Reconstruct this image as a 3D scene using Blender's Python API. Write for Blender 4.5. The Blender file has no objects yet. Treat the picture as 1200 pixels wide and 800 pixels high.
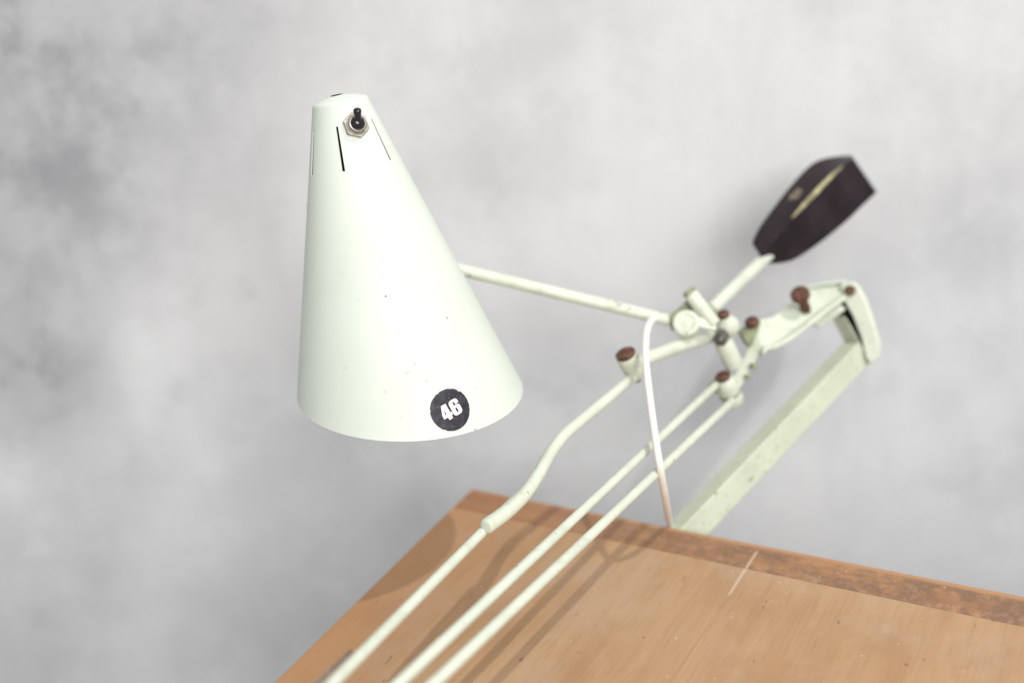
import bpy, bmesh, math, random
from mathutils import Vector, Matrix, Quaternion
from mathutils.geometry import tessellate_polygon
random.seed(4)
sc = bpy.context.scene
COL = sc.collection
R = math.radians

# ------------------------------------------------------------------ camera
# world: X along the back edge of the table top, Y away from the viewer, Z up; origin = back left corner of the top
CX = Vector((0.84038755, 0.0828031, -0.53562338))   # world X, Y, Z in camera axes (x right, y down, z forward)
CY = Vector((0.52646373, -0.3595362, 0.77043472))
CZ = Vector((-0.12878162, -0.92945003, -0.34574258))
CAM = Vector((0.62254238, -0.78091087, 0.53))
F = 1200.0

def dirw(x, y, z):                       # camera axes -> world direction
    v = Vector((x, y, z))
    return Vector((CX.dot(v), CY.dot(v), CZ.dot(v)))

def at(x, y, d):                         # point d metres deep along the sight line measured on the photograph
    return CAM + dirw((x-600)/F, (y-400)/F, 1.0)*d

def on_z(x, y, z):                       # the same sight line met with a horizontal plane
    r = dirw((x-600)/F, (y-400)/F, 1.0)
    return CAM + r*((z-CAM.z)/r.z)

def depth(p):
    return (p-CAM).dot(dirw(0, 0, 1))

cam_d = bpy.data.cameras.new('camera')
cam_o = bpy.data.objects.new('camera', cam_d); COL.objects.link(cam_o)
right, up, back = dirw(1, 0, 0), dirw(0, -1, 0), dirw(0, 0, -1)
cam_o.matrix_world = Matrix(((right.x, up.x, back.x, CAM.x), (right.y, up.y, back.y, CAM.y),
                             (right.z, up.z, back.z, CAM.z), (0, 0, 0, 1)))
cam_d.sensor_width = 36; cam_d.lens = 36.0*F/1200.0
cam_d.clip_start = 0.02; cam_d.clip_end = 100
cam_d.dof.use_dof = True; cam_d.dof.focus_distance = 0.835; cam_d.dof.aperture_fstop = 1.8
sc.camera = cam_o

# ------------------------------------------------------------------ materials
class NT:
    def __init__(s, name):
        s.m = bpy.data.materials.new(name); s.m.use_nodes = True
        s.t = s.m.node_tree; s.t.nodes.clear()
        s.out = s.n('ShaderNodeOutputMaterial'); s.b = s.n('ShaderNodeBsdfPrincipled')
        s.l(s.b.outputs[0], s.out.inputs[0])
        s.tc = s.n('ShaderNodeTexCoord').outputs['Object']
    def n(s, k, **kw):
        o = s.t.nodes.new(k)
        for a, v in kw.items(): setattr(o, a, v)
        return o
    def l(s, a, b): s.t.links.new(a, b)
    def put(s, sock, v):
        if hasattr(v, 'is_output'): s.l(v, sock)
        elif isinstance(v, (tuple, list)) and len(v) == 3 and sock.type == 'RGBA': sock.default_value = (*v, 1)
        else: sock.default_value = v
    def math(s, op, a, b=0.0, c=0.0, clamp=False):
        o = s.n('ShaderNodeMath', operation=op, use_clamp=clamp)
        for i, v in enumerate((a, b, c)): s.put(o.inputs[i], v)
        return o.outputs[0]
    def mix(s, f, a, b, mode='MIX'):
        o = s.n('ShaderNodeMix', data_type='RGBA', blend_type=mode)
        s.put(o.inputs[0], f); s.put(o.inputs[6], a); s.put(o.inputs[7], b)
        return o.outputs[2]
    def noise(s, scale, detail=4, rough=.5, vec=None, stretch=None, off=(0, 0, 0), dist=0.0):
        v = vec or s.tc
        if stretch or off != (0, 0, 0):
            mp = s.n('ShaderNodeMapping'); s.l(v, mp.inputs[0])
            mp.inputs['Location'].default_value = off
            if stretch: mp.inputs['Scale'].default_value = stretch
            v = mp.outputs[0]
        o = s.n('ShaderNodeTexNoise'); s.l(v, o.inputs['Vector'])
        o.inputs['Scale'].default_value = scale; o.inputs['Detail'].default_value = detail
        o.inputs['Roughness'].default_value = rough; o.inputs['Distortion'].default_value = dist
        return o.outputs['Fac']
    def ramp(s, f, lo, hi, a=0.0, b=1.0):
        o = s.n('ShaderNodeMapRange', interpolation_type='SMOOTHSTEP')
        s.put(o.inputs[0], f)
        for i, v in zip((1, 2, 3, 4), (lo, hi, a, b)): o.inputs[i].default_value = v
        return o.outputs[0]
    def xyz(s):
        o = s.n('ShaderNodeSeparateXYZ'); s.l(s.tc, o.inputs[0]); return o.outputs
    def near(s, p, r, soft=.5):          # 1 inside a small ball round p (object space)
        o = s.n('ShaderNodeVectorMath', operation='DISTANCE'); s.l(s.tc, o.inputs[0]); o.inputs[1].default_value = p
        return s.ramp(o.outputs['Value'], r*(1-soft), r, 1, 0)
    def bump(s, h, strength, dist=.001):
        o = s.n('ShaderNodeBump'); s.put(o.inputs['Height'], h)
        o.inputs['Strength'].default_value = strength; o.inputs['Distance'].default_value = dist
        s.l(o.outputs[0], s.b.inputs['Normal'])
    def set(s, col=None, rough=None, metal=None, spec=None, coat=None):
        if col is not None: s.put(s.b.inputs['Base Color'], col)
        if rough is not None: s.put(s.b.inputs['Roughness'], rough)
        if metal is not None: s.put(s.b.inputs['Metallic'], metal)
        if spec is not None: s.put(s.b.inputs['Specular IOR Level'], spec)
        if coat is not None: s.put(s.b.inputs['Coat Weight'], coat)
        return s.m

def mat_plain(name, col, rough, metal=0, spec=.5, vary=.12, scale=60):
    t = NT(name)
    n = t.noise(scale, 4)
    c = t.mix(t.ramp(n, .3, .7), tuple(v*(1-vary) for v in col), tuple(min(1, v*(1+vary)) for v in col))
    return t.set(c, rough, metal, spec)

def mat_worn_paint(name, base=(.64, .68, .56), chips=.62):
    t = NT(name)
    c = t.mix(t.ramp(t.noise(28, 5), .35, .7), base, tuple(v*.90 for v in base))
    grime = t.ramp(t.noise(75, 6, .65), .52, .72)
    c = t.mix(t.math('MULTIPLY', grime, .42), c, (.40, .41, .27))
    chip = t.math('MULTIPLY', t.ramp(t.noise(210, 4, .6, off=(3, 1, 7)), chips, chips+.045),
                  t.ramp(t.noise(34, 3, off=(9, 4, 2)), .44, .6))
    c = t.mix(chip, c, (.16, .15, .075))
    t.bump(t.math('SUBTRACT', t.noise(300, 3), t.math('MULTIPLY', chip, .8)), .25, .0004)
    return t.set(c, t.ramp(t.noise(60, 3), .3, .7, .36, .52), 0, .45)

M_MECH = mat_worn_paint('worn_pale_green_enamel')
M_ROD = mat_worn_paint('pale_green_rod_enamel', (.62, .66, .55), .67)
M_POST = mat_worn_paint('post_green_enamel', (.55, .585, .45), .62)
M_CAP = mat_plain('red_brown_screw_cap', (.105, .046, .028), .6, 0, .4, .55, 190)
M_DARKMETAL = mat_plain('dark_steel', (.15, .135, .125), .4, .5, .5, .4, 150)
M_NICKEL = mat_plain('dull_nickel', (.36, .335, .29), .34, .85, .5, .2, 200)
M_BLACK = mat_plain('black_plastic', (.010, .010, .014), .12, 0, .6, .2, 100)
M_SOCKET = mat_plain('black_socket', (.006, .006, .006), .7, 0, .2, .2, 100)
M_CORD = mat_plain('cream_cord', (.80, .77, .70), .5, 0, .4, .05, 40)
M_BRASS = mat_plain('yellowed_filler', (.40, .36, .20), .5, 0, .4, .35, 90)
M_OLIVE = mat_plain('shaded_olive_paint', (.24, .26, .155), .55, 0, .3, .3, 90)  # the pale enamel's tone in shade, painted on as a colour

M_ARM = mat_worn_paint('arm_green_enamel', (.64, .68, .565), .595)
def mat_weight():
    t = NT('dark_bakelite')
    n = t.noise(22, 5, .6)
    c = t.mix(t.ramp(n, .35, .7), (.010, .005, .007), (.024, .013, .018))
    sc_ = t.ramp(t.noise(240, 3, .6, stretch=(1, .3, 1)), .66, .74)
    c = t.mix(t.math('MULTIPLY', sc_, .5), c, (.14, .12, .11))
    t.bump(t.noise(120, 4), .12, .0006)
    return t.set(c, t.ramp(n, .3, .75, .30, .46), 0, .3)
M_WEIGHT = mat_weight()

# ------------------------------------------------------------------ mesh helpers
ORIGIN = {}
def link(name, bm, mats, parent=None, smooth=35, bevel=0, seg=2, normals=True):
    if normals: bmesh.ops.recalc_face_normals(bm, faces=bm.faces[:])
    lo = Vector((min(v.co[i] for v in bm.verts) for i in range(3)))
    hi = Vector((max(v.co[i] for v in bm.verts) for i in range(3)))
    c = (lo+hi)/2
    bmesh.ops.translate(bm, verts=bm.verts[:], vec=-c)
    me = bpy.data.meshes.new(name); bm.to_mesh(me); bm.free()
    for m in (mats if isinstance(mats, (list, tuple)) else [mats]): me.materials.append(m)
    if smooth:
        me.polygons.foreach_set('use_smooth', [True]*len(me.polygons))
        me.set_sharp_from_angle(angle=R(smooth))
    o = bpy.data.objects.new(name, me); COL.objects.link(o)
    o.parent = parent
    o.location = c - (ORIGIN[parent.as_pointer()] if parent else Vector())
    ORIGIN[o.as_pointer()] = c
    if bevel:
        b = o.modifiers.new('bevel', 'BEVEL'); b.width = bevel; b.segments = seg; b.limit_method = 'ANGLE'; b.angle_limit = R(40)
    return o

def frame(ax):
    ax = ax.normalized()
    a = ax.cross(Vector((0, 0, 1)) if abs(ax.z) < .9 else Vector((1, 0, 0))).normalized()
    return ax, a, ax.cross(a)

def lathe(bm, p, ax, prof, n=40, mi=0):
    """prof: (height along ax, radius) pairs; radius 0 closes the end"""
    ax, a, b = frame(ax); rings = []
    for h, r in prof:
        if r <= 1e-7: rings.append([bm.verts.new(p+ax*h)])
        else: rings.append([bm.verts.new(p+ax*h+(a*math.cos(2*math.pi*k/n)+b*math.sin(2*math.pi*k/n))*r) for k in range(n)])
    for r0, r1 in zip(rings, rings[1:]):
        for k in range(n):
            k2 = (k+1) % n
            if len(r0) == 1 and len(r1) == 1: continue
            if len(r0) == 1: f = bm.faces.new((r0[0], r1[k], r1[k2]))
            elif len(r1) == 1: f = bm.faces.new((r0[k], r1[0], r0[k2]))
            else: f = bm.faces.new((r0[k], r1[k], r1[k2], r0[k2]))
            f.material_index = mi
    return bm

def cyl(bm, p, q, r, ch=.0008, n=40, mi=0, r2=None):
    """closed cylinder with eased edges"""
    r2 = r if r2 is None else r2
    L = (q-p).length
    return lathe(bm, p, q-p, [(0, 0), (0, r-ch), (ch*.3, r-ch*.3), (ch, r), (L-ch, r2), (L-ch*.3, r2-ch*.3), (L, r2-ch), (L, 0)], n, mi)

def spline(pts, per=8):
    out = []
    P = [pts[0]*2-pts[1]] + list(pts) + [pts[-1]*2-pts[-2]]
    for i in range(1, len(P)-2):
        for k in range(per):
            t = k/per
            out.append(.5*((2*P[i]) + (P[i+1]-P[i-1])*t + (2*P[i-1]-5*P[i]+4*P[i+1]-P[i+2])*t*t + (3*P[i]-P[i-1]-3*P[i+1]+P[i+2])*t**3))
    out.append(P[-2]); return out

def tube(bm, pts, rad, n=24, flat=1.0, mi=0, dome=True):
    """round tube along points, radius a number or one per point; domed ends"""
    rad = rad if isinstance(rad, (list, tuple)) else [rad]*len(pts)
    path, rr = [], []
    if dome:
        t0 = (pts[0]-pts[1]).normalized(); t1 = (pts[-1]-pts[-2]).normalized()
        st = [(math.cos(a), math.sin(a)) for a in [math.pi/2*k/5 for k in range(1, 5)]]
        pre = [(pts[0]+t0*rad[0]*s*.6, rad[0]*c) for c, s in st][::-1]
        post = [(pts[-1]+t1*rad[-1]*s*.6, rad[-1]*c) for c, s in st]
        seq = pre + list(zip(pts, rad)) + post
    else: seq = list(zip(pts, rad))
    N = len(seq); rings = []
    prev = None
    for i, (p, r) in enumerate(seq):
        t = (seq[min(i+1, N-1)][0]-seq[max(i-1, 0)][0]).normalized()
        if prev is None: _, a, b = frame(t)
        else:
            a = (prev - t*prev.dot(t)).normalized(); b = t.cross(a)
        prev = a
        rings.append([bm.verts.new(p+(a*math.cos(2*math.pi*k/n)+b*math.sin(2*math.pi*k/n)*flat)*r) for k in range(n)])
    for r0, r1 in zip(rings, rings[1:]):
        for k in range(n):
            f = bm.faces.new((r0[k], r1[k], r1[(k+1) % n], r0[(k+1) % n])); f.material_index = mi
    for rg in (rings[0], rings[-1]):
        f = bm.faces.new(rg); f.material_index = mi
    return bm

def loft(bm, rings, close=True, mi=0):
    vs = [[bm.verts.new(p) for p in r] for r in rings]; n = len(rings[0])
    for r0, r1 in zip(vs, vs[1:]):
        for k in range(n if close else n-1):
            f = bm.faces.new((r0[k], r1[k], r1[(k+1) % n], r0[(k+1) % n])); f.material_index = mi
    if close:
        for r in (vs[0], vs[-1]):
            f = bm.faces.new(r); f.material_index = mi
    return vs

def slab(bm, outline, thick):
    """outline: 3-D points of a face; thick: vector to its back"""
    a = [bm.verts.new(p) for p in outline]; b = [bm.verts.new(p+thick) for p in outline]; n = len(a)
    bm.faces.new(a); bm.faces.new(b[::-1])
    for k in range(n): bm.faces.new((a[k], b[k], b[(k+1) % n], a[(k+1) % n]))

def strip(bm, top, bot, thick):
    """a bent plate: two edge lines and a thickness vector"""
    loft(bm, [[a, b, b+thick, a+thick] for a, b in zip(top, bot)])

def tag(o, label, cat, kind=None):
    o['label'] = label; o['category'] = cat
    if kind: o['kind'] = kind

# ------------------------------------------------------------------ the wall
def mat_wall(hit):
    t = NT('grey_plaster')
    a = t.noise(3.0, 8, .64, off=(.4, 0, .1), dist=.15)
    b = t.noise(8.0, 8, .68, off=(2, 0, 5), dist=.1)
    c = t.noise(26, 6, .65)
    col = t.mix(t.ramp(a, .36, .62), (.53, .53, .533), (.63, .63, .631))
    col = t.mix(t.math('MULTIPLY', t.ramp(b, .55, .72), .38), col, (.44, .44, .446))
    col = t.mix(t.math('MULTIPLY', t.ramp(b, .46, .30), .40), col, (.71, .71, .717))
    v = t.noise(9, 6, .6, stretch=(1, 1, .22), off=(3, 3, 3))
    col = t.mix(t.math('MULTIPLY', t.ramp(v, .50, .72), .28), col, (.46, .46, .472))
    col = t.mix(t.math('MULTIPLY', t.ramp(v, .48, .30), .20), col, (.72, .72, .727))
    # damp smudges with ragged edges; left edge and top left corner paint in light falloff
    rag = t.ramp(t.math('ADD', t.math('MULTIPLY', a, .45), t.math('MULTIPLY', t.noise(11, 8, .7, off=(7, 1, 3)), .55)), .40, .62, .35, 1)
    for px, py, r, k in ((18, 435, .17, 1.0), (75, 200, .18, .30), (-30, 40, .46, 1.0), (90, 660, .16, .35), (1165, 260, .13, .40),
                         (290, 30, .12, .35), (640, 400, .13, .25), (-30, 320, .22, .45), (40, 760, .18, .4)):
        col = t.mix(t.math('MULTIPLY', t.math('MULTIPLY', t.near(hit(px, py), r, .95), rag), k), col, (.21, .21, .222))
    col = t.mix(t.math('MULTIPLY', t.ramp(c, .55, .75), .14), col, (.40, .40, .41))
    g = t.noise(700, 2)
    col = t.mix(t.math('MULTIPLY', t.ramp(g, .35, .65), .16), col, (.34, .34, .35))
    t.bump(t.math('ADD', t.math('MULTIPLY', c, .6), t.math('MULTIPLY', b, .6)), .15, .004)
    return t.set(col, .8, 0, .25)
fw = dirw(0, 0, 1); fh = Vector((fw.x, fw.y, 0)).normalized(); side = fh.cross(Vector((0, 0, 1))).normalized()
WD = 1.27
bm = bmesh.new()
wc = Vector((CAM.x, CAM.y, 0)) + fh*WD
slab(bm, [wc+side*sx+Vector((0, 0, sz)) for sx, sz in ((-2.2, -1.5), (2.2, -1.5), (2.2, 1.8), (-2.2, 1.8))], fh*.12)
def wall_hit(x, y):                      # a spot on the wall face, relative to the middle of the slab
    r = dirw((x-600)/F, (y-400)/F, 1.0)
    return CAM+r*((wc-CAM).dot(fh)/r.dot(fh)) - (wc+fh*.06+Vector((0, 0, .15)))
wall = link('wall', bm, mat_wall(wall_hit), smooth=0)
tag(wall, 'mottled light grey concrete wall behind the lamp and table', 'wall', 'structure')

# ------------------------------------------------------------------ the table
SW = 0.040     # width of the strip along the back edge
TW, TL, TT = 1.15, .72, .024
def wood_common(t, x, y, along, off):
    st = (1, .035, 1) if along == 'Y' else (.035, 1, 1)
    fine = t.noise(420, 5, .6, stretch=st, off=off)
    mid = t.noise(60, 5, .55, stretch=(1, .10, 1) if along == 'Y' else (.10, 1, 1), off=off, dist=.5)
    big = t.noise(9, 4, .5, stretch=(1, .35, 1) if along == 'Y' else (.35, 1, 1), off=off)
    return fine, mid, big

def mat_board(o):
    t = NT('worn_table_board'); o = Vector(o)
    s = t.xyz(); X = t.math('ADD', s[0], o.x); Y = t.math('ADD', s[1], o.y)
    fine, mid, big = wood_common(t, X, Y, 'Y', (0, 0, 0))
    c = t.mix(t.ramp(mid, .25, .75), (.400, .242, .126), (.458, .288, .160))
    c = t.mix(t.math('MULTIPLY', t.ramp(fine, .45, .72), .32), c, (.28, .155, .078))
    c = t.mix(t.math('MULTIPLY', t.ramp(big, .48, .72), .45), c, (.39, .205, .092))
    c = t.mix(t.math('MULTIPLY', t.ramp(t.noise(13, 6, .62, off=(5, 2, 0)), .46, .68), .65), c, (.44, .30, .198))
    c = t.mix(t.math('MULTIPLY', t.ramp(t.noise(17, 6, .65, stretch=(1, .5, 1), off=(1, 6, 3)), .50, .70), .50), c, (.335, .185, .090))
    # redder towards the left
    c = t.mix(t.ramp(X, .20, -.02, 0, .50), c, (.43, .195, .07))
    # board joint, then a pale scratched line that crosses into the strip
    jx = on_z(862, 684, 0).x
    w = t.math('ADD', X, t.math('MULTIPLY', t.math('SUBTRACT', t.noise(14, 3), .5), .003))
    line = t.ramp(t.math('ABSOLUTE', t.math('SUBTRACT', w, jx)), .0006, .0020, 1, 0)
    dark = t.math('MULTIPLY', line, t.ramp(Y, -.085, -.10, 0, .16))
    c = t.mix(dark, c, (.20, .10, .045))
    pale = t.math('MULTIPLY', line, t.ramp(Y, -.088, -.078, 0, .55))
    c = t.mix(pale, c, (.62, .50, .36))
    # dents, pen ticks and white specks
    spk = t.ramp(t.noise(330, 2, .5, off=(1, 7, 0)), .735, .765)
    c = t.mix(t.math('MULTIPLY', spk, .8), c, (.75, .70, .62))
    den = t.math('MULTIPLY', t.ramp(t.noise(120, 3, .5, stretch=(1, .5, 1), off=(8, 3, 0)), .70, .76), .6)
    c = t.mix(den, c, (.20, .11, .06))
    for px, py, r in ((1083, 772, .0012), (1062, 778, .0018), (754, 746, .0014), (1036, 744, .0008)):
        c = t.mix(t.math('MULTIPLY', t.near(on_z(px, py, 0)-o, r), .75), c, (.16, .09, .05))
    t.bump(t.math('ADD', t.math('MULTIPLY', fine, .4), t.math('MULTIPLY', mid, .6)), .22, .0012)
    return t.set(c, t.ramp(mid, .3, .7, .46, .62), 0, .35)

def mat_strip(o):
    t = NT('stained_edge_strip'); o = Vector(o)
    s = t.xyz(); X = t.math('ADD', s[0], o.x); Y = t.math('ADD', s[1], o.y)
    fine, mid, big = wood_common(t, X, Y, 'X', (4, 4, 0))
    c = t.mix(t.ramp(mid, .3, .7), (.34, .170, .080), (.42, .232, .118))
    c = t.mix(t.math('MULTIPLY', t.ramp(fine, .45, .75), .35), c, (.22, .10, .045))
    blot = t.ramp(t.noise(34, 8, .72, off=(3, 8, 1), dist=.3), .36, .56)
    area = t.math('MULTIPLY', t.ramp(X, .12, .34, .35, 1.0), t.ramp(Y, -.004, -.010, 0, 1))
    c = t.mix(t.math('MULTIPLY', t.math('MULTIPLY', blot, area), .80), c, (.185, .105, .068))
    rub = t.math('MULTIPLY', t.ramp(t.noise(95, 8, .75, off=(1, 1, 1)), .50, .68), area)
    c = t.mix(t.math('MULTIPLY', rub, .34), c, (.48, .33, .24))
    edge = t.ramp(Y, -.0075, -.004, 0, .65)  # highlight along the back edge, painted as a lighter lip
    c = t.mix(edge, c, (.46, .25, .125))
    c = t.mix(t.ramp(X, .20, -.02, 0, .35), c, (.33, .125, .05))
    jx = on_z(862, 684, 0).x
    pale = t.math('MULTIPLY', t.ramp(t.math('ABSOLUTE', t.math('SUBTRACT', X, jx)), .0006, .002, 1, 0), t.ramp(Y, -.010, -.014, 0, .55))
    c = t.mix(pale, c, (.62, .50, .36))
    spk = t.ramp(t.noise(330, 2, .5, off=(1, 7, 0)), .74, .765)
    c = t.mix(t.math('MULTIPLY', spk, .8), c, (.75, .70, .62))
    t.bump(t.math('ADD', t.math('MULTIPLY', fine, .5), t.math('MULTIPLY', blot, -.5)), .3, .0012)
    return t.set(c, t.ramp(mid, .3, .7, .48, .66), 0, .35)

table = bpy.data.objects.new('wooden_table', None); COL.objects.link(table)
table.location = (TW/2, -TL/2, -TT); ORIGIN[table.as_pointer()] = Vector(table.location)
tag(table, 'worn brown wooden table top with a stained strip along its back edge', 'table')
SKEW = -.0777                            # the left end of the top is a little out of square
def plank(bm, y0, y1, z0, z1):
    slab(bm, [Vector((y0*SKEW, y0, z1)), Vector((TW, y0, z1)), Vector((TW, y1, z1)), Vector((y1*SKEW, y1, z1))], Vector((0, 0, z0-z1)))
def box(bm, lo, hi):
    slab(bm, [Vector((lo[0], lo[1], hi[2])), Vector((hi[0], lo[1], hi[2])), Vector((hi[0], hi[1], hi[2])), Vector((lo[0], hi[1], hi[2]))], Vector((0, 0, lo[2]-hi[2])))
bm = bmesh.new(); lo, hi = (SW*-SKEW, -TL, -TT), (TW, -SW-.0003, 0); plank(bm, lo[1], hi[1], lo[2], hi[2])
link('table_top', bm, mat_board([(a+b)/2 for a, b in zip(lo, hi)]), table, smooth=0, bevel=.0012)
bm = bmesh.new(); lo, hi = (0, -SW, -TT-.001), (TW, 0, .0002); plank(bm, lo[1], hi[1], lo[2], hi[2])
link('edge_strip', bm, mat_strip([(a+b)/2 for a, b in zip(lo, hi)]), table, smooth=0, bevel=.0022, seg=3)

# ------------------------------------------------------------------ the lamp
lamp = bpy.data.objects.new('drafting_lamp', None); COL.objects.link(lamp)
lamp.location = at(812, 640, 1.02); ORIGIN[lamp.as_pointer()] = Vector(lamp.location)
tag(lamp, 'pale green jointed drafting lamp with cone shade and dark counterweight at the table edge', 'lamp')
VIEW = dirw(0, 0, 1)

# --- shade: an upright cone cut slightly aslant at the mouth
SB = Vector((0.04985, -0.13458, 0.18488)); ST = Vector((0.03101, -0.13014, 0.44516))
SAX = (ST-SB).normalized(); SL = (ST-SB).length
SA = Vector((-.80966, -.58485, -.04893)); SA = (SA-SAX*SA.dot(SAX)).normalized(); SBN = SAX.cross(SA)
if SBN.dot(Vector((.58240, -.81096, .05610))) < 0: SBN = -SBN
R1, R2, G1, G2 = .02148, .0990, .1742, -.110
KR = (R1-R2)/SL
def crad(s): return R2+KR*s
def cpos(th, s, off=0.0):
    d = SA*math.cos(th)+SBN*math.sin(th)
    n = (d - SAX*KR).normalized()
    return SB+SAX*s+d*crad(s)+n*off
def cnorm(th): return ((SA*math.cos(th)+SBN*math.sin(th))-SAX*KR).normalized()
def cmouth(th):
    g = G1*math.cos(th)+G2*math.sin(th)
    return g*R2/(1-KR*g)
def chit(x, y):                          # where a sight line meets the cone: (theta, s)
    d = dirw((x-600)/F, (y-400)/F, 1.0)
    prev = None
    for i in range(5000):
        p = CAM+d*(.6+i*.0001); s = (p-SB).dot(SAX)
        rr = ((p-SB)-SAX*s).length - crad(s)
        if rr <= 0:
            q = (p-SB)-SAX*s
            return math.atan2(q.dot(SBN), q.dot(SA)), s
        if prev is None or rr < prev[0]: prev = (rr, p, s)
    q = (prev[1]-SB)-SAX*prev[2]
    return math.atan2(q.dot(SBN), q.dot(SA)), prev[2]

def mat_shade(org):
    t = NT('shade_enamel')
    c = t.mix(t.ramp(t.noise(14, 4), .35, .68), (.655, .705, .628), (.635, .69, .608))
    c = t.mix(t.math('MULTIPLY', t.ramp(t.noise(40, 5, .6, off=(2, 2, 2)), .55, .75), .22), c, (.56, .60, .50))
    low = t.ramp(t.noise(18, 3, .5, off=(6, 1, 4)), .45, .62)
    sp = t.math('MULTIPLY', t.ramp(t.noise(330, 3, .55, off=(1, 5, 2)), .68, .73), low)
    c = t.mix(t.math('MULTIPLY', sp, .5), c, (.45, .50, .38))
    for px, py, r, k in ((452, 347, .0012, .95), (524, 372.5, .00156, .6), (522, 369.5, .0012, .4), (467, 391, .00132, .4), (486, 426, .00192, .45),
                         (476, 436.5, .00264, .30), (479, 437, .00216, .28), (500, 446, .00216, .38), (451, 459, .0024, .26), (557, 453, .00168, .38),
                         (557, 503, .00144, .55), (523, 350, .00192, .22), (405, 431, .00156, .3), (511, 408, .0012, .25), (470, 489, .00216, .2), (420, 351, .00144, .25)):
        th, s = chit(px, py)
        c = t.mix(t.math('MULTIPLY', t.near(cpos(th, s)-org, r*1.05, .7), min(1, k*1.05)), c, (.14, .15, .11) if k > .5 else (.34, .37, .28))
    t.bump(t.noise(180, 3), .10, .00048)
    return t.set(c, t.ramp(t.noise(30, 3), .3, .7, .48, .60), 0, .25)

def build_shade():
    t2 = 2*math.pi
    sl = []                               # slots: theta centre, s0, s1
    for (xa, ya, xb, yb) in ((395, 148.5, 402.5, 201), ):
        ta, sa = chit(xa, ya); tb, sb = chit(xb, yb)
        sl.append(((ta+tb)/2, sb, sa))
    th_c, s_lo, s_hi = sl[0]
    th_r = (chit(437, 143)[0]+chit(460, 192)[0])/2
    step = (th_r-th_c+math.pi) % t2-math.pi
    th_l = chit(366.0, 190)[0]
    step_l = (th_l-th_c+math.pi) % t2-math.pi
    slots = [th_c, th_r, th_l, th_c+2*step, th_c+2*step_l]
    base = [t2*k/256-math.pi for k in range(256)]
    half = [k_/crad((s_lo+s_hi)/2) for k_ in (.00106, .0009, .00192, .00108, .00108)]
    edges = []
    for c_, h_ in zip(slots, half):
        c_ = (c_+math.pi) % t2-math.pi
        edges += [c_-h_, c_+h_]
    ths = sorted(edges+[b for b in base if all(abs(b-e) > .0096 for e in edges)])
    def in_slot(a):
        return any(abs((a-c_+math.pi) % t2-math.pi) < h_*1.01 for c_, h_ in zip(slots, half))
    ss = sorted([s_lo, s_hi]+[SL*.10*k for k in range(1, 10) if all(abs(SL*.1*k-q) > .0048 for q in (s_lo, s_hi))])
    SH = SL-.00384
    rows = [('m', 0)]+[('s', s) for s in ss]+[('s', SH-.0042)]
    bm = bmesh.new(); grid = []
    for k, s in rows:
        grid.append([bm.verts.new(cpos(th, cmouth(th) if k == 'm' else s)) for th in ths])
    fr = .0042                            # rounded shoulder, then the flat crown
    for k in range(1, 6):
        a = math.pi/2*k/5
        rr = crad(SH-fr)-fr*(1-math.cos(a))*1.0; h = SH-fr+fr*math.sin(a)
        grid.append([bm.verts.new(SB+SAX*h+(SA*math.cos(th)+SBN*math.sin(th))*rr) for th in ths])
    rt = crad(SH-fr)-fr
    for q in (.82, .70, .45, .2):
        grid.append([bm.verts.new(SB+SAX*(SH+.00384*(1-q*q))+(SA*math.cos(th)+SBN*math.sin(th))*rt*q) for th in ths])
    n = len(ths)
    for j in range(len(grid)-1):
        for k in range(n):
            k2 = (k+1) % n
            mid = (ths[k]+(ths[k2] if k2 else ths[0]+t2))/2
            if j+1 < len(rows) and rows[j][0] == 's' and rows[j][1] >= s_lo-1e-6 and rows[j+1][1] <= s_hi+1e-6 and in_slot(mid): continue
            bm.faces.new((grid[j][k], grid[j][k2], grid[j+1][k2], grid[j+1][k]))
    bm.faces.new(grid[-1])
    lo = Vector((min(v.co[i] for v in bm.verts) for i in range(3))); hi = Vector((max(v.co[i] for v in bm.verts) for i in range(3)))
    o = link('shade', bm, mat_shade((lo+hi)/2), lamp, smooth=50)
    m = o.modifiers.new('sheet', 'SOLIDIFY'); m.thickness = .00108; m.offset = -1
    m = o.modifiers.new('crisp_edges', 'EDGE_SPLIT'); m.split_angle = R(50)
    return o, s_lo, s_hi
shade, S_LO, S_HI = build_shade()

# socket with a black liner, added inside the cone so the slots look dark
bm = bmesh.new()
lathe(bm, SB, SAX, [(S_LO-.024, 0), (S_LO-.024, crad(S_LO-.024)-.0096), (S_HI+.0072, crad(S_HI+.0072)-.0054), (S_HI+.0072, 0)], 48)
link('socket_dark_liner', bm, M_SOCKET, shade)

bm = bmesh.new()
lathe(bm, SB+SAX*(SL-.00144)-right*.00144, SAX, [(0, 0), (0, .00552), (.00108, .00528), (.00156, .0036), (.00168, 0)], 32)
link('crown_slit_disc', bm, M_SOCKET, shade)  # dark disc added in place of the slit in the crown

# toggle switch
th, s = chit(417, 147); P = cpos(th, s); N = cnorm(th)
TU = (SAX-N*SAX.dot(N)).normalized(); TR = TU.cross(N)
bm = bmesh.new()
pts = [P+(TR*math.cos(a)+TU*math.sin(a))*.01092-N*.0024 for a in [math.pi/3*k+math.pi/2+.04 for k in range(6)]]
slab(bm, pts, N*.00504)
lathe(bm, P+N*.00276, N, [(0, .0084), (.00072, .0084), (.00072, .00732), (.00384, .00732), (.00432, .00684), (.00432, 0)], 40)
link('switch_nut', bm, M_NICKEL, shade, bevel=.00036)
bm = bmesh.new()
c0 = P+N*.00624
lathe(bm, c0, N, [(0, .00588), (.00144, .006), (.00312, .00516), (.00444, .0036), (.00504, .00144), (.00516, 0)], 32)
d = (N*.72+TU*.70).normalized()
tube(bm, [c0+N*.00144, c0+N*.00144+d*.0036, c0+N*.00144+d*.0072, c0+N*.00144+d*.01104], [.00312, .00276, .00288, .00336], 20)
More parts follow.
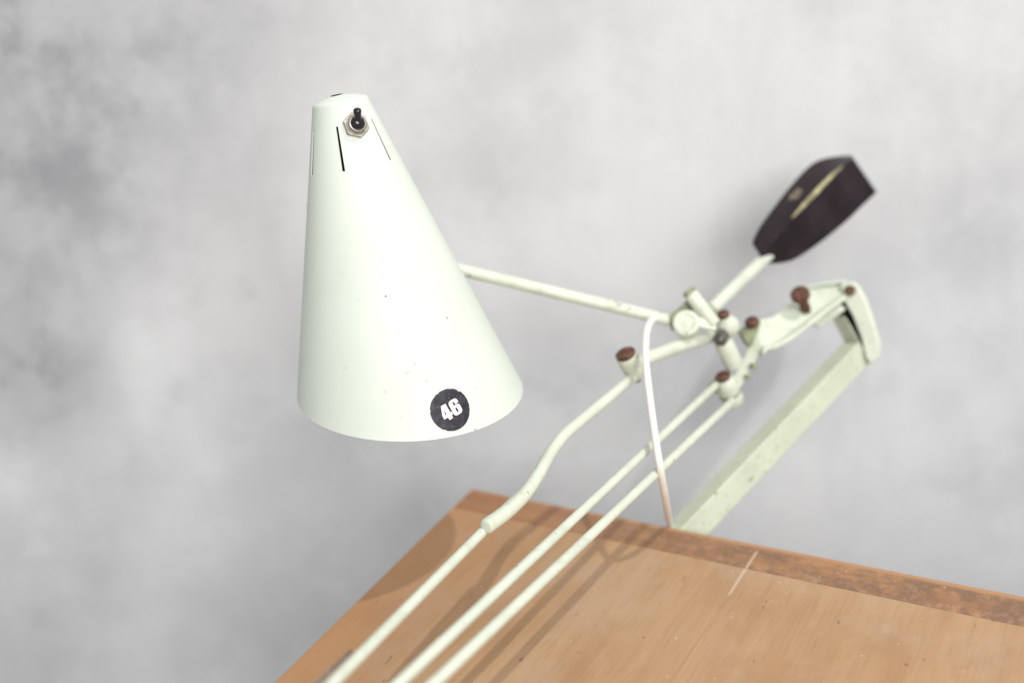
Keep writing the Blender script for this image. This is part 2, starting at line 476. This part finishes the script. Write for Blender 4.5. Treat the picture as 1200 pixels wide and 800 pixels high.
link('switch_lever', bm, M_BLACK, shade, smooth=60)

# round number sticker
def mat_sticker():
    t = NT('charcoal_sticker')
    c = t.mix(t.ramp(t.noise(140, 5, .65), .38, .70), (.024, .023, .029), (.055, .054, .064))
    c = t.mix(t.math('MULTIPLY', t.ramp(t.noise(420, 4, .6), .60, .72), .45), c, (.22, .22, .23))
    return t.set(c, .5, 0, .25)
th0, s0 = chit(528, 480); rs = crad(s0)
ROT = R(11)
def wrap(a, b, off):
    a, b = a*math.cos(ROT)-b*math.sin(ROT), a*math.sin(ROT)+b*math.cos(ROT)
    s_ = s0+b*math.cos(math.atan(KR))
    return cpos(th0+SGN*a/crad(s_), s_, off)
SGN = 1
if (wrap(.01, 0, 0)-wrap(0, 0, 0)).dot(right) < 0: SGN = -1
bm = bmesh.new()
NS, RS = 72, .0175
random.seed(11)
rim = [RS*(1-.012*random.random()-(.05*random.random() if random.random() < .10 else 0)) for _ in range(NS)]
rings = []
for j in range(1, 9):
    rings.append([bm.verts.new(wrap(rim[k]*j/8*math.cos(2*math.pi*k/NS), rim[k]*j/8*math.sin(2*math.pi*k/NS), .00026)) for k in range(NS)])
outer = [bm.verts.new(wrap(rim[k]*1.003*math.cos(2*math.pi*k/NS), rim[k]*1.003*math.sin(2*math.pi*k/NS), -.00012)) for k in range(NS)]
rings.append(outer)
cv = bm.verts.new(wrap(0, 0, .00026))
for k in range(NS):
    k2 = (k+1) % NS
    bm.faces.new((cv, rings[0][k], rings[0][k2]))
    for r0, r1 in zip(rings, rings[1:]): bm.faces.new((r0[k], r1[k], r1[k2], r0[k2]))
sticker = link('number_sticker', bm, mat_sticker(), shade, smooth=30)
def arc(cx, cy, r, a0, a1, n=6): return [(cx+r*math.cos(R(a0+(a1-a0)*k/n)), cy+r*math.sin(R(a0+(a1-a0)*k/n))) for k in range(n+1)]
GLYPHS = {'4': ([(0, .19), (.27, .19), (.27, 0), (.53, 0), (.53, .19), (.63, .19), (.63, .39), (.53, .39), (.53, 1), (.20, 1), (0, .42)],
                [(.17, .39), (.27, .39), (.27, .74)]),
          '6': ([(.63, .66)]+arc(.42, .79, .21, 0, 90)+arc(.21, .79, .21, 90, 180)+arc(.21, .21, .21, 180, 270)+arc(.42, .21, .21, 270, 360)
                + arc(.45, .43, .18, 0, 90)+[(.30, .61), (.25, .58), (.25, .79)]+arc(.315, .79, .06, 160, 20, 4)+[(.375, .66)],
                [(.25, .19), (.31, .15), (.375, .19), (.375, .42), (.315, .46), (.25, .42)])}
GH = .0134
bm = bmesh.new()
for g, gx, gy in (('4', -.00876, -.00672), ('6', .00048, -.00672)):
    outl, hole = GLYPHS[g]
    loops = [[Vector((x, y, 0)) for x, y in outl], [Vector((x, y, 0)) for x, y in hole]]
    tris = tessellate_polygon(loops); flat = loops[0]+loops[1]
    b2 = bmesh.new(); vs = [b2.verts.new(p) for p in flat]
    for tr in tris:
        try: b2.faces.new([vs[i] for i in tr])
        except ValueError: pass
    bmesh.ops.subdivide_edges(b2, edges=b2.edges[:], cuts=3, use_grid_fill=True)
    vm = {v: bm.verts.new(wrap(gx+v.co.x*GH*1.02, gy+v.co.y*GH, .0005)) for v in b2.verts}
    for f in b2.faces: bm.faces.new([vm[v] for v in f.verts])
    b2.free()
for f in bm.faces:
    f.normal_update()
    if f.normal.dot(cnorm(th0)) < 0: f.normal_flip()
digits = link('sticker_digits', bm, mat_plain('white_print', (.80, .78, .74), .5, 0, .3, .05, 200), shade, smooth=0, normals=False)

# hinge knob on the far side of the cone, where the arm takes hold
# --- lamp arm
AE, AJ = at(470, 299, .985), at(792, 377, 1.03)
bm = bmesh.new(); tube(bm, [AE.lerp(AJ, k/12) for k in range(13)], .0060, 28)
arm = link('lamp_arm', bm, M_ARM, lamp, smooth=60)
th, s = chit(470, 292)
K0 = at(352, 243, .94)
bm = bmesh.new()
ctr = SB+SAX*.142
ax = (AE-K0)
tube(bm, [AE, AE.lerp(K0, .3), AE.lerp(K0, .62)], [.0062, .0065, .0062], 24)
link('shade_hinge', bm, M_MECH, lamp, smooth=60)
bm = bmesh.new()
kx = (at(352, 241, .955)-ctr).normalized()
kp = at(367, 241, .925)
lathe(bm, kp, kx, [(-.012, 0), (-.012, .0075), (-.001, .0075), (.0015, .006), (.0022, .003), (.0022, 0)], 28)
link('hinge_knob', bm, M_ROD, shade, smooth=60)

# --- joint between lamp arm, counterweight and stand
A = dirw(-.42, -.75, -.51).normalized()          # the common pin direction of the linkage
DJ = 1.035
def px2m(p, d=DJ): return p*d/F
toward = dirw(0, 0, -1)
# swivel disc at the end of the lamp arm
bm = bmesh.new(); c = at(804, 378, 1.010); ax = (toward*.93+up*.26-right*.25).normalized()
lathe(bm, c-ax*.010, ax, [(0, 0), (0, .0125), (.001, .0135), (.009, .0135), (.0105, .0122), (.0108, .0085), (.0098, .0078), (.0098, .004), (.0105, .0034), (.0105, 0)], 44)
slab(bm, [c+right*px2m(8)+up*px2m(-3)-toward*.006, c+right*px2m(34)+up*px2m(-9)-toward*.006, c+right*px2m(34)+up*px2m(-3)-toward*.006, c+right*px2m(12)+up*px2m(8)-toward*.006], toward*.008)
disc = link('swivel_disc', bm, M_MECH, lamp, bevel=.0008)
bm = bmesh.new(); slab(bm, [c+right*px2m(x)-up*px2m(y)-toward*.016 for x, y in ((-17, -9), (-2, -20), (10, -36), (15, -30), (6, -4), (-14, 10))], toward*.006)
link('disc_shade_plate', bm, M_OLIVE, lamp, bevel=.0008)  # plate added as the olive shadow along the disc's upper left
# clamp barrel
bm = bmesh.new(); p, q = at(809, 344, 1.013), at(837, 380, 1.013)
cyl(bm, p, q, .0072, .0012)
bar = link('clamp_barrel', bm, M_MECH, lamp)
bm = bmesh.new(); e = (p-q).normalized(); cyl(bm, p+e*.0002, p+e*.0042, .0066, .0005)
link('barrel_plug', bm, M_OLIVE, bar)
# ball joint with its brown cap
bm = bmesh.new(); c = at(853, 382, 1.03); ax = dirw(-.42, -.80, -.43).normalized()
lathe(bm, c, ax, [(-.0115, 0)]+[(-.0115*math.cos(a), .0115*math.sin(a)) for a in [math.pi*k/16 for k in range(1, 13)]]+[(.0100, .0072), (.0118, .0070), (.0118, 0)], 40)
ball = link('ball_joint', bm, M_MECH, lamp, smooth=50)
def cap(parent, c, ax, r=.0068, h=.004, name='screw_cap'):
    bm = bmesh.new()
    lathe(bm, c, ax, [(0, 0), (0, r*.96), (h*.3, r), (h*.75, r), (h, r*.86), (h*1.02, r*.3), (h*.8, r*.25), (h*.8, 0)], 28)
    return link(name, bm, M_CAP, parent)
cap(ball, c+ax*.0120, ax, .0062, .0050)
# dark lock nut and the sleeve under it
axn = dirw(-.50, -.72, -.45).normalized()
bm = bmesh.new(); c = at(845, 396, 1.02)
_, a_, b_ = frame(dirw(-.35, .55, -.75)); nx = dirw(-.35, .55, -.75).normalized()
slab(bm, [c+(a_*math.cos(math.pi/3*k)+b_*math.sin(math.pi/3*k))*.0076-nx*.006 for k in range(6)], nx*.010)
lathe(bm, c+nx*.0042, nx, [(0, .0050), (.003, .0048), (.0036, .004), (.0036, 0)], 24)
link('lock_nut', bm, M_DARKMETAL, lamp, bevel=.0008)
bm = bmesh.new(); cyl(bm, at(847, 399, 1.030), at(861, 429, 1.040), .0096, .0018)
link('pivot_sleeve', bm, M_MECH, lamp)

# elbow tube to the left knob
EL = at(739, 427, .985)
bm = bmesh.new(); tube(bm, [at(842, 391, 1.04), at(800, 404, 1.02), at(765, 417, 1.0), EL], .0067, 28)
link('elbow_tube', bm, M_ROD, lamp, smooth=60)
bm = bmesh.new()
lathe(bm, EL, A, [(-.016, 0), (-.016, .0075), (-.0145, .0088), (-.006, .0094), (.004, .0102), (.0105, .0104), (.012, .0098), (.012, 0)], 36)
knob = link('elbow_knob', bm, M_MECH, lamp, smooth=50)
cap(knob, EL+A*.0122, A, .0099, .0032)
cap(knob, EL-A*.0162, -A, .0034, .005, 'screw')

# bent tube down to the left rod
def dz(x, y, z): return on_z(x, y, z)
bp = [at(742, 442, .985), at(710, 468.5, .960), at(680, 493.5, .935), at(660, 511, .920), at(644, 533, .903), at(629, 559, .882), at(614, 580, .86), at(594, 599, .835), at(573, 614.5, .815)]
sp = spline(bp, 6); n = len(sp)
rad = [(.0049+.0016*(i/(n-1))**1.2) for i in range(n)]
e = (sp[-1]-sp[-2]).normalized()
sp += [sp[-1]+e*.0030, sp[-1]+e*.0042, sp[-1]+e*.0047]; rad += [.0063, .0054, .0038]
bm = bmesh.new(); tube(bm, sp, rad, 28, dome=False)
link('bent_tube', bm, M_ROD, lamp, smooth=60)
# three long rods that run out over the table
ZL, Z1, Z2 = .108, .104, .090
def rod(name, a, b, r, ext=.10):
    e = (b-a).normalized(); q = b+e*ext
    bm = bmesh.new(); tube(bm, [a.lerp(q, k/20) for k in range(21)], r, 28)
    return link(name, bm, M_ROD, lamp, smooth=60), q
r0, q0 = rod('long_rod', dz(608, 580, ZL-.002), dz(392, 798, ZL+.012), .0041)
r1, q1 = rod('long_rod', dz(840, 450, Z1), dz(470, 798, Z1+.016), .0039)
r2, q2 = rod('long_rod', dz(858, 470, Z2), dz(510, 799, Z2+.024), .0040)
# dark slot let into the left rod
bm = bmesh.new(); a, b = dz(415, 767.5, ZL+.0105), dz(370, 812, ZL+.0135); e = (b-a).normalized()
sd = e.cross(toward).normalized()
if sd.dot(right) > 0: sd = -sd
slab(bm, [a+sd*.0026+toward*.0024, b+sd*.0026+toward*.0024, b+sd*.0048+toward*.001, a+sd*.0048+toward*.001], -toward*.003)
link('rod_groove', bm, M_DARKMETAL, r0, smooth=0)

# lower pivot where the two rods meet the bracket
c = at(853, 455, 1.045)
bm = bmesh.new()
lathe(bm, c, A, [(-.020, 0), (-.020, .0095), (-.0185, .0112), (-.0075, .0112), (-.006, .0102), (-.0055, .0085), (-.0045, .0085), (-.004, .0112), (.001, .0114), (.008, .0112), (.012, .0095), (.0145, .0078), (.0145, 0)], 40)
piv = link('rod_pivot', bm, M_MECH, lamp, smooth=50)
cap(piv, c+A*.0147, A, .0080, .0040)
bm = bmesh.new(); lathe(bm, c-A*.0060, A, [(-.0006, .0100), (-.0006, .0116), (.0016, .0116), (.0016, .0100)], 40); 
link('pivot_washer', bm, M_OLIVE, piv)
bm = bmesh.new(); cc = at(839, 452, 1.04); e = (dz(840, 450, Z1)-dz(470, 798, Z1)).normalized()
cyl(bm, cc-e*.006, cc+e*.006, .0062, .0008)
link('rod_clamp', bm, M_OLIVE, piv)

# bracket arm from the pivot up to the hinge
bk = [(866, 456, 1.05), (878, 436, 1.05), (887, 418, 1.05), (893, 407, 1.05), (904, 404, 1.053), (920, 396, 1.058), (940, 381, 1.065), (962, 364, 1.075), (986, 347, 1.085)]
tp = [(855, 448, 1.055), (867, 428, 1.056), (877, 404, 1.06), (887, 377, 1.07), (905, 371, 1.075), (922, 359, 1.08), (934, 343, 1.09), (955, 336, 1.10), (990, 331, 1.105)]
B3 = spline([at(*p) for p in bk], 5); T3 = spline([at(*p) for p in tp], 5)
bm = bmesh.new(); strip(bm, T3, B3, -toward*.0035+right*.001)
bracket = link('bracket_arm', bm, M_MECH, lamp, smooth=50, bevel=.0008)
bm = bmesh.new()
lip = [p+toward*.014+up*.0015 for p in B3[12:]]
strip(bm, lip, [p+toward*-.001 for p in B3[12:]], dirw(.25, .95, 0)*.0055)
link('bracket_flange', bm, M_ROD, bracket, smooth=50, bevel=.0012)
bm = bmesh.new(); 
strip(bm, [p+toward*.006 for p in T3[32:]], [p-toward*.004 for p in T3[32:]], dirw(.1, -.9, 0)*.003)
link('bracket_rim', bm, M_ROD, bracket, smooth=50, bevel=.0008)
# pivot pin with plate by the bracket root
bm = bmesh.new(); slab(bm, [at(x, y, 1.046) for x, y in ((867, 389), (877, 381), (892, 375), (889, 388), (880, 407), (874, 402))], -toward*.012)
ear = link('bracket_ear', bm, M_OLIVE, bracket, bevel=.001)
cap(bracket, at(882, 380, 1.044), A, .0072, .006)
bm = bmesh.new(); cyl(bm, at(880, 428, 1.054), at(885, 430, 1.040), .0028, .0005, 20); cyl(bm, at(874, 441, 1.054), at(878, 442, 1.040), .0026, .0005, 20)
link('bracket_screws', bm, M_OLIVE, bracket)
# brown thumb screw
bm = bmesh.new()
p, q = at(945, 364, 1.075), at(938, 346, 1.06)
cyl(bm, p, q, .0052, .0008, 28); e = (q-p).normalized()
lathe(bm, q-e*.003, e, [(0, 0), (0, .0092), (.001, .0098), (.0065, .0098), (.008, .0088), (.0082, 0)], 32)
link('thumb_screw', bm, M_CAP, bracket)

# hinge cheek plate
bm = bmesh.new()
ol = [(984, 332, 1.088), (998, 330, 1.083), (1006, 335, 1.08), (1015, 352, 1.076), (1024, 378, 1.073), (1031, 402, 1.072), (1031, 416, 1.073), (1025, 425, 1.075), (1018, 426, 1.077), (1014, 419, 1.078), (1009, 397, 1.080), (999, 371, 1.083), (987, 350, 1.087)]
slab(bm, [at(*p) for p in ol], dirw(.35, -.12, .55)*.012)
hinge = link('hinge_plate', bm, M_MECH, lamp, bevel=.0022)
pa = dirw(-.30, -.05, -.95).normalized()
cap(hinge, at(996, 340.5, 1.0825), pa, .0056, .002, 'hinge_pin')
# inner cheek seen in the dark gap
bm = bmesh.new(); slab(bm, [at(*p) for p in ((952, 379, 1.078), (985, 357, 1.088), (992, 362, 1.09), (962, 384, 1.08))], -toward*.012)
link('inner_cheek', bm, M_ROD, hinge, bevel=.0008)
bm = bmesh.new(); slab(bm, [at(*p) for p in ((985, 373, 1.10), (989, 352, 1.10), (999, 352, 1.10), (1011, 400, 1.10), (1013, 424, 1.10), (1000, 410, 1.10))], -toward*.01)
link('hinge_core', bm, M_SOCKET, hinge, smooth=0)

# post: a square bar leaning back from below the table top, with a knee at its upper end
PB, PT = at(818, 608, 1.015), at(1005, 412, 1.095)
e = (PT-PB).normalized()
PB2 = PB - e*.10
w = (VIEW - e*VIEW.dot(e)).normalized(); sdir = e.cross(w).normalized()
if sdir.dot(right) < 0: sdir = -sdir
ang = R(17)                                # turn so that two faces show: wide lit one, narrow one up left
na = (-w*math.cos(ang)+sdir*math.sin(ang))     # normal of the wide face (towards viewer and right)
nb = (-w*math.sin(ang)-sdir*math.cos(ang))     # normal of the narrow face (left)
W1, W2 = .0135, .0120
bm = bmesh.new()
loft(bm, [[c+na*W2*a+nb*W1*b for a, b in ((1, 1), (1, -1), (-1, -1), (-1, 1))] for c in (PB2, PB, PT)])
post = link('post', bm, M_POST, lamp, smooth=30, bevel=.0016, seg=3)
bm = bmesh.new()
kb, kt = PT+nb*.002, at(986, 377, 1.098)
ek = (kt-kb).normalized()
loft(bm, [[c+na*W2*.9*a+nb*.0085*b for a, b in ((1, 1), (1, -1), (-1, -1), (-1, 1))] for c in (kb-ek*.004, kt)])
link('post_knee', bm, M_POST, post, smooth=30, bevel=.0012)
# clamp foot under the table top that the post grows from
bm = bmesh.new(); f0 = PB2
box(bm, (f0.x-.03, -.075, -TT-.016), (f0.x+.03, f0.y+.012, -TT-.0012))
link('clamp_foot', bm, M_POST, lamp, smooth=30, bevel=.002)

# --- counterweight on its rod
bm = bmesh.new(); WA, WB = at(836, 360, 1.045), at(909, 290.5, 1.102)
tube(bm, [WA.lerp(WB, k/8) for k in range(9)], .0068, 28)
link('counterweight_rod', bm, M_ROD, lamp, smooth=60)
class _V5(tuple):                        # five-number row with just enough arithmetic for spline()
    def __add__(a, b): return _V5(x+y for x, y in zip(a, b))
    def __sub__(a, b): return _V5(x-y for x, y in zip(a, b))
    def __mul__(a, k): return _V5(x*k for x in a)
    __rmul__ = __mul__
E2, P2 = Vector((.82, -.57)), Vector((.57, .82)); O2 = Vector((900, 297))
def wp(e_, p_, d_):
    q = O2+E2*e_+P2*p_; return at(q.x, q.y, d_)
st = [(-9, -19, -3, 7, 1.089), (-5, -23.5, -4, 11.5, 1.091), (8, -30.5, -7, 19, 1.097), (24, -36.5, -12, 24, 1.105), (60, -48, -21, 24.5, 1.122), (98, -56.5, -29, 21.5, 1.140), (120, -53, -33, 18, 1.150), (146, -39, -35, 14, 1.162)]
st = [tuple(v) for v in spline([_V5(q) for q in st], 4)]
rings = []
for e_, l_, f_, r_, d_ in st:
    k = (r_-l_)/75
    rings.append([wp(e_, l_, d_+.004), wp(e_, f_, d_-.024*k), wp(e_, r_, d_+.004), wp(e_, r_-4, d_+.028*k), wp(e_, (l_+r_)/2, d_+.046*k), wp(e_, l_+6, d_+.028*k)])
bm = bmesh.new(); loft(bm, rings)
weight = link('counterweight', bm, M_WEIGHT, lamp, smooth=40, bevel=.0048, seg=5)
bm = bmesh.new(); sec = []
for i in range(15):
    u_ = i/14; e_ = 47+(131-47)*u_
    for (ea, *A0), (eb, *B0) in zip(st, st[1:]):
        if ea <= e_ <= eb:
            t_ = (e_-ea)/(eb-ea); l_, f_, r_, d_ = [a+(b-a)*t_ for a, b in zip(A0, B0)]
    k = (r_-l_)/75; wv = .2+3.2*math.sin(math.pi*min(1, max(0, .06+.90*u_)))**.8
    dd = d_-.024*k
    sec.append([wp(e_, f_-wv*.8, dd+.0006), wp(e_, f_, dd-.0012), wp(e_, f_+wv*.8, dd+.0006), wp(e_, f_, dd+.008)])
loft(bm, sec); link('ridge_inlay', bm, M_BRASS, weight, smooth=40)
bm = bmesh.new()
mk = [(55, -37), (61, -42), (72, -43), (76, -37), (65, -33)]
def wface(e_, p_, lift):
    for (ea, *A0), (eb, *B0) in zip(st, st[1:]):
        if ea <= e_ <= eb:
            t_ = (e_-ea)/(eb-ea); l_, f_, r_, d_ = [a+(b-a)*t_ for a, b in zip(A0, B0)]
    k = (r_-l_)/75; t_ = (p_-l_)/(f_-l_)
    return wp(e_, p_, (d_+.004)*(1-t_)+(d_-.024*k)*t_-lift)
slab(bm, [wface(a, b, .0008) for a, b in mk], -toward*.003)
link('worn_mark', bm, mat_plain('worn_tan', (.135, .105, .075), .5, 0, .4, .4, 120), weight, smooth=0)

# --- power cord
cp = [at(767, 373, 1.000), at(761, 379, .985), at(757, 395, .970), at(757, 425, .948), at(762, 470, .920), at(769, 520, .892), at(774, 550, .886), at(779, 580, .915), at(783, 603, .972), at(785.5, 618, 1.008), at(787, 650, 1.02), at(791, 740, 1.03)]
cs = spline(cp, 8); n = len(cs)
bm = bmesh.new(); tube(bm, cs, .0033, 18)
link('power_cord', bm, M_CORD, lamp, smooth=60)

# ------------------------------------------------------------------ light
def area(name, loc, target, size, power, col=(1, 1, 1), shape='DISK', size_y=None):
    l = bpy.data.lights.new(name, 'AREA'); l.shape = shape; l.size = size; l.energy = power; l.color = col
    if size_y: l.size_y = size_y
    o = bpy.data.objects.new(name, l); COL.objects.link(o)
    o.location = loc; o.rotation_euler = (Vector(target)-Vector(loc)).to_track_quat('-Z', 'Y').to_euler()
    return o
T0 = Vector((.22, -.15, .1))
area('ceiling_lamp', T0+Vector((.555, .04, 1.0)).normalized()*2.6, T0, .06, 27, (1, .985, .96))
fill_pos = T0 + (-VIEW*1.0 + right*.19 + up*.20).normalized()*3.8
area('soft_fill', fill_pos, T0+VIEW*.5-right*.7-up*.3, 2.1, 128, (1, .995, .985), 'RECTANGLE', 2.1)  # unseen soft fill added behind the camera to brighten wall and lamp

w = bpy.data.worlds.new('World'); sc.world = w; w.use_nodes = True
bg = w.node_tree.nodes['Background']; bg.inputs[0].default_value = (.985, .99, 1.0, 1); bg.inputs[1].default_value = .42
sc.view_settings.view_transform = 'Standard'; sc.view_settings.look = 'None'
sc.view_settings.exposure = 0.10; sc.view_settings.gamma = 1; sc.view_settings.use_curve_mapping = False
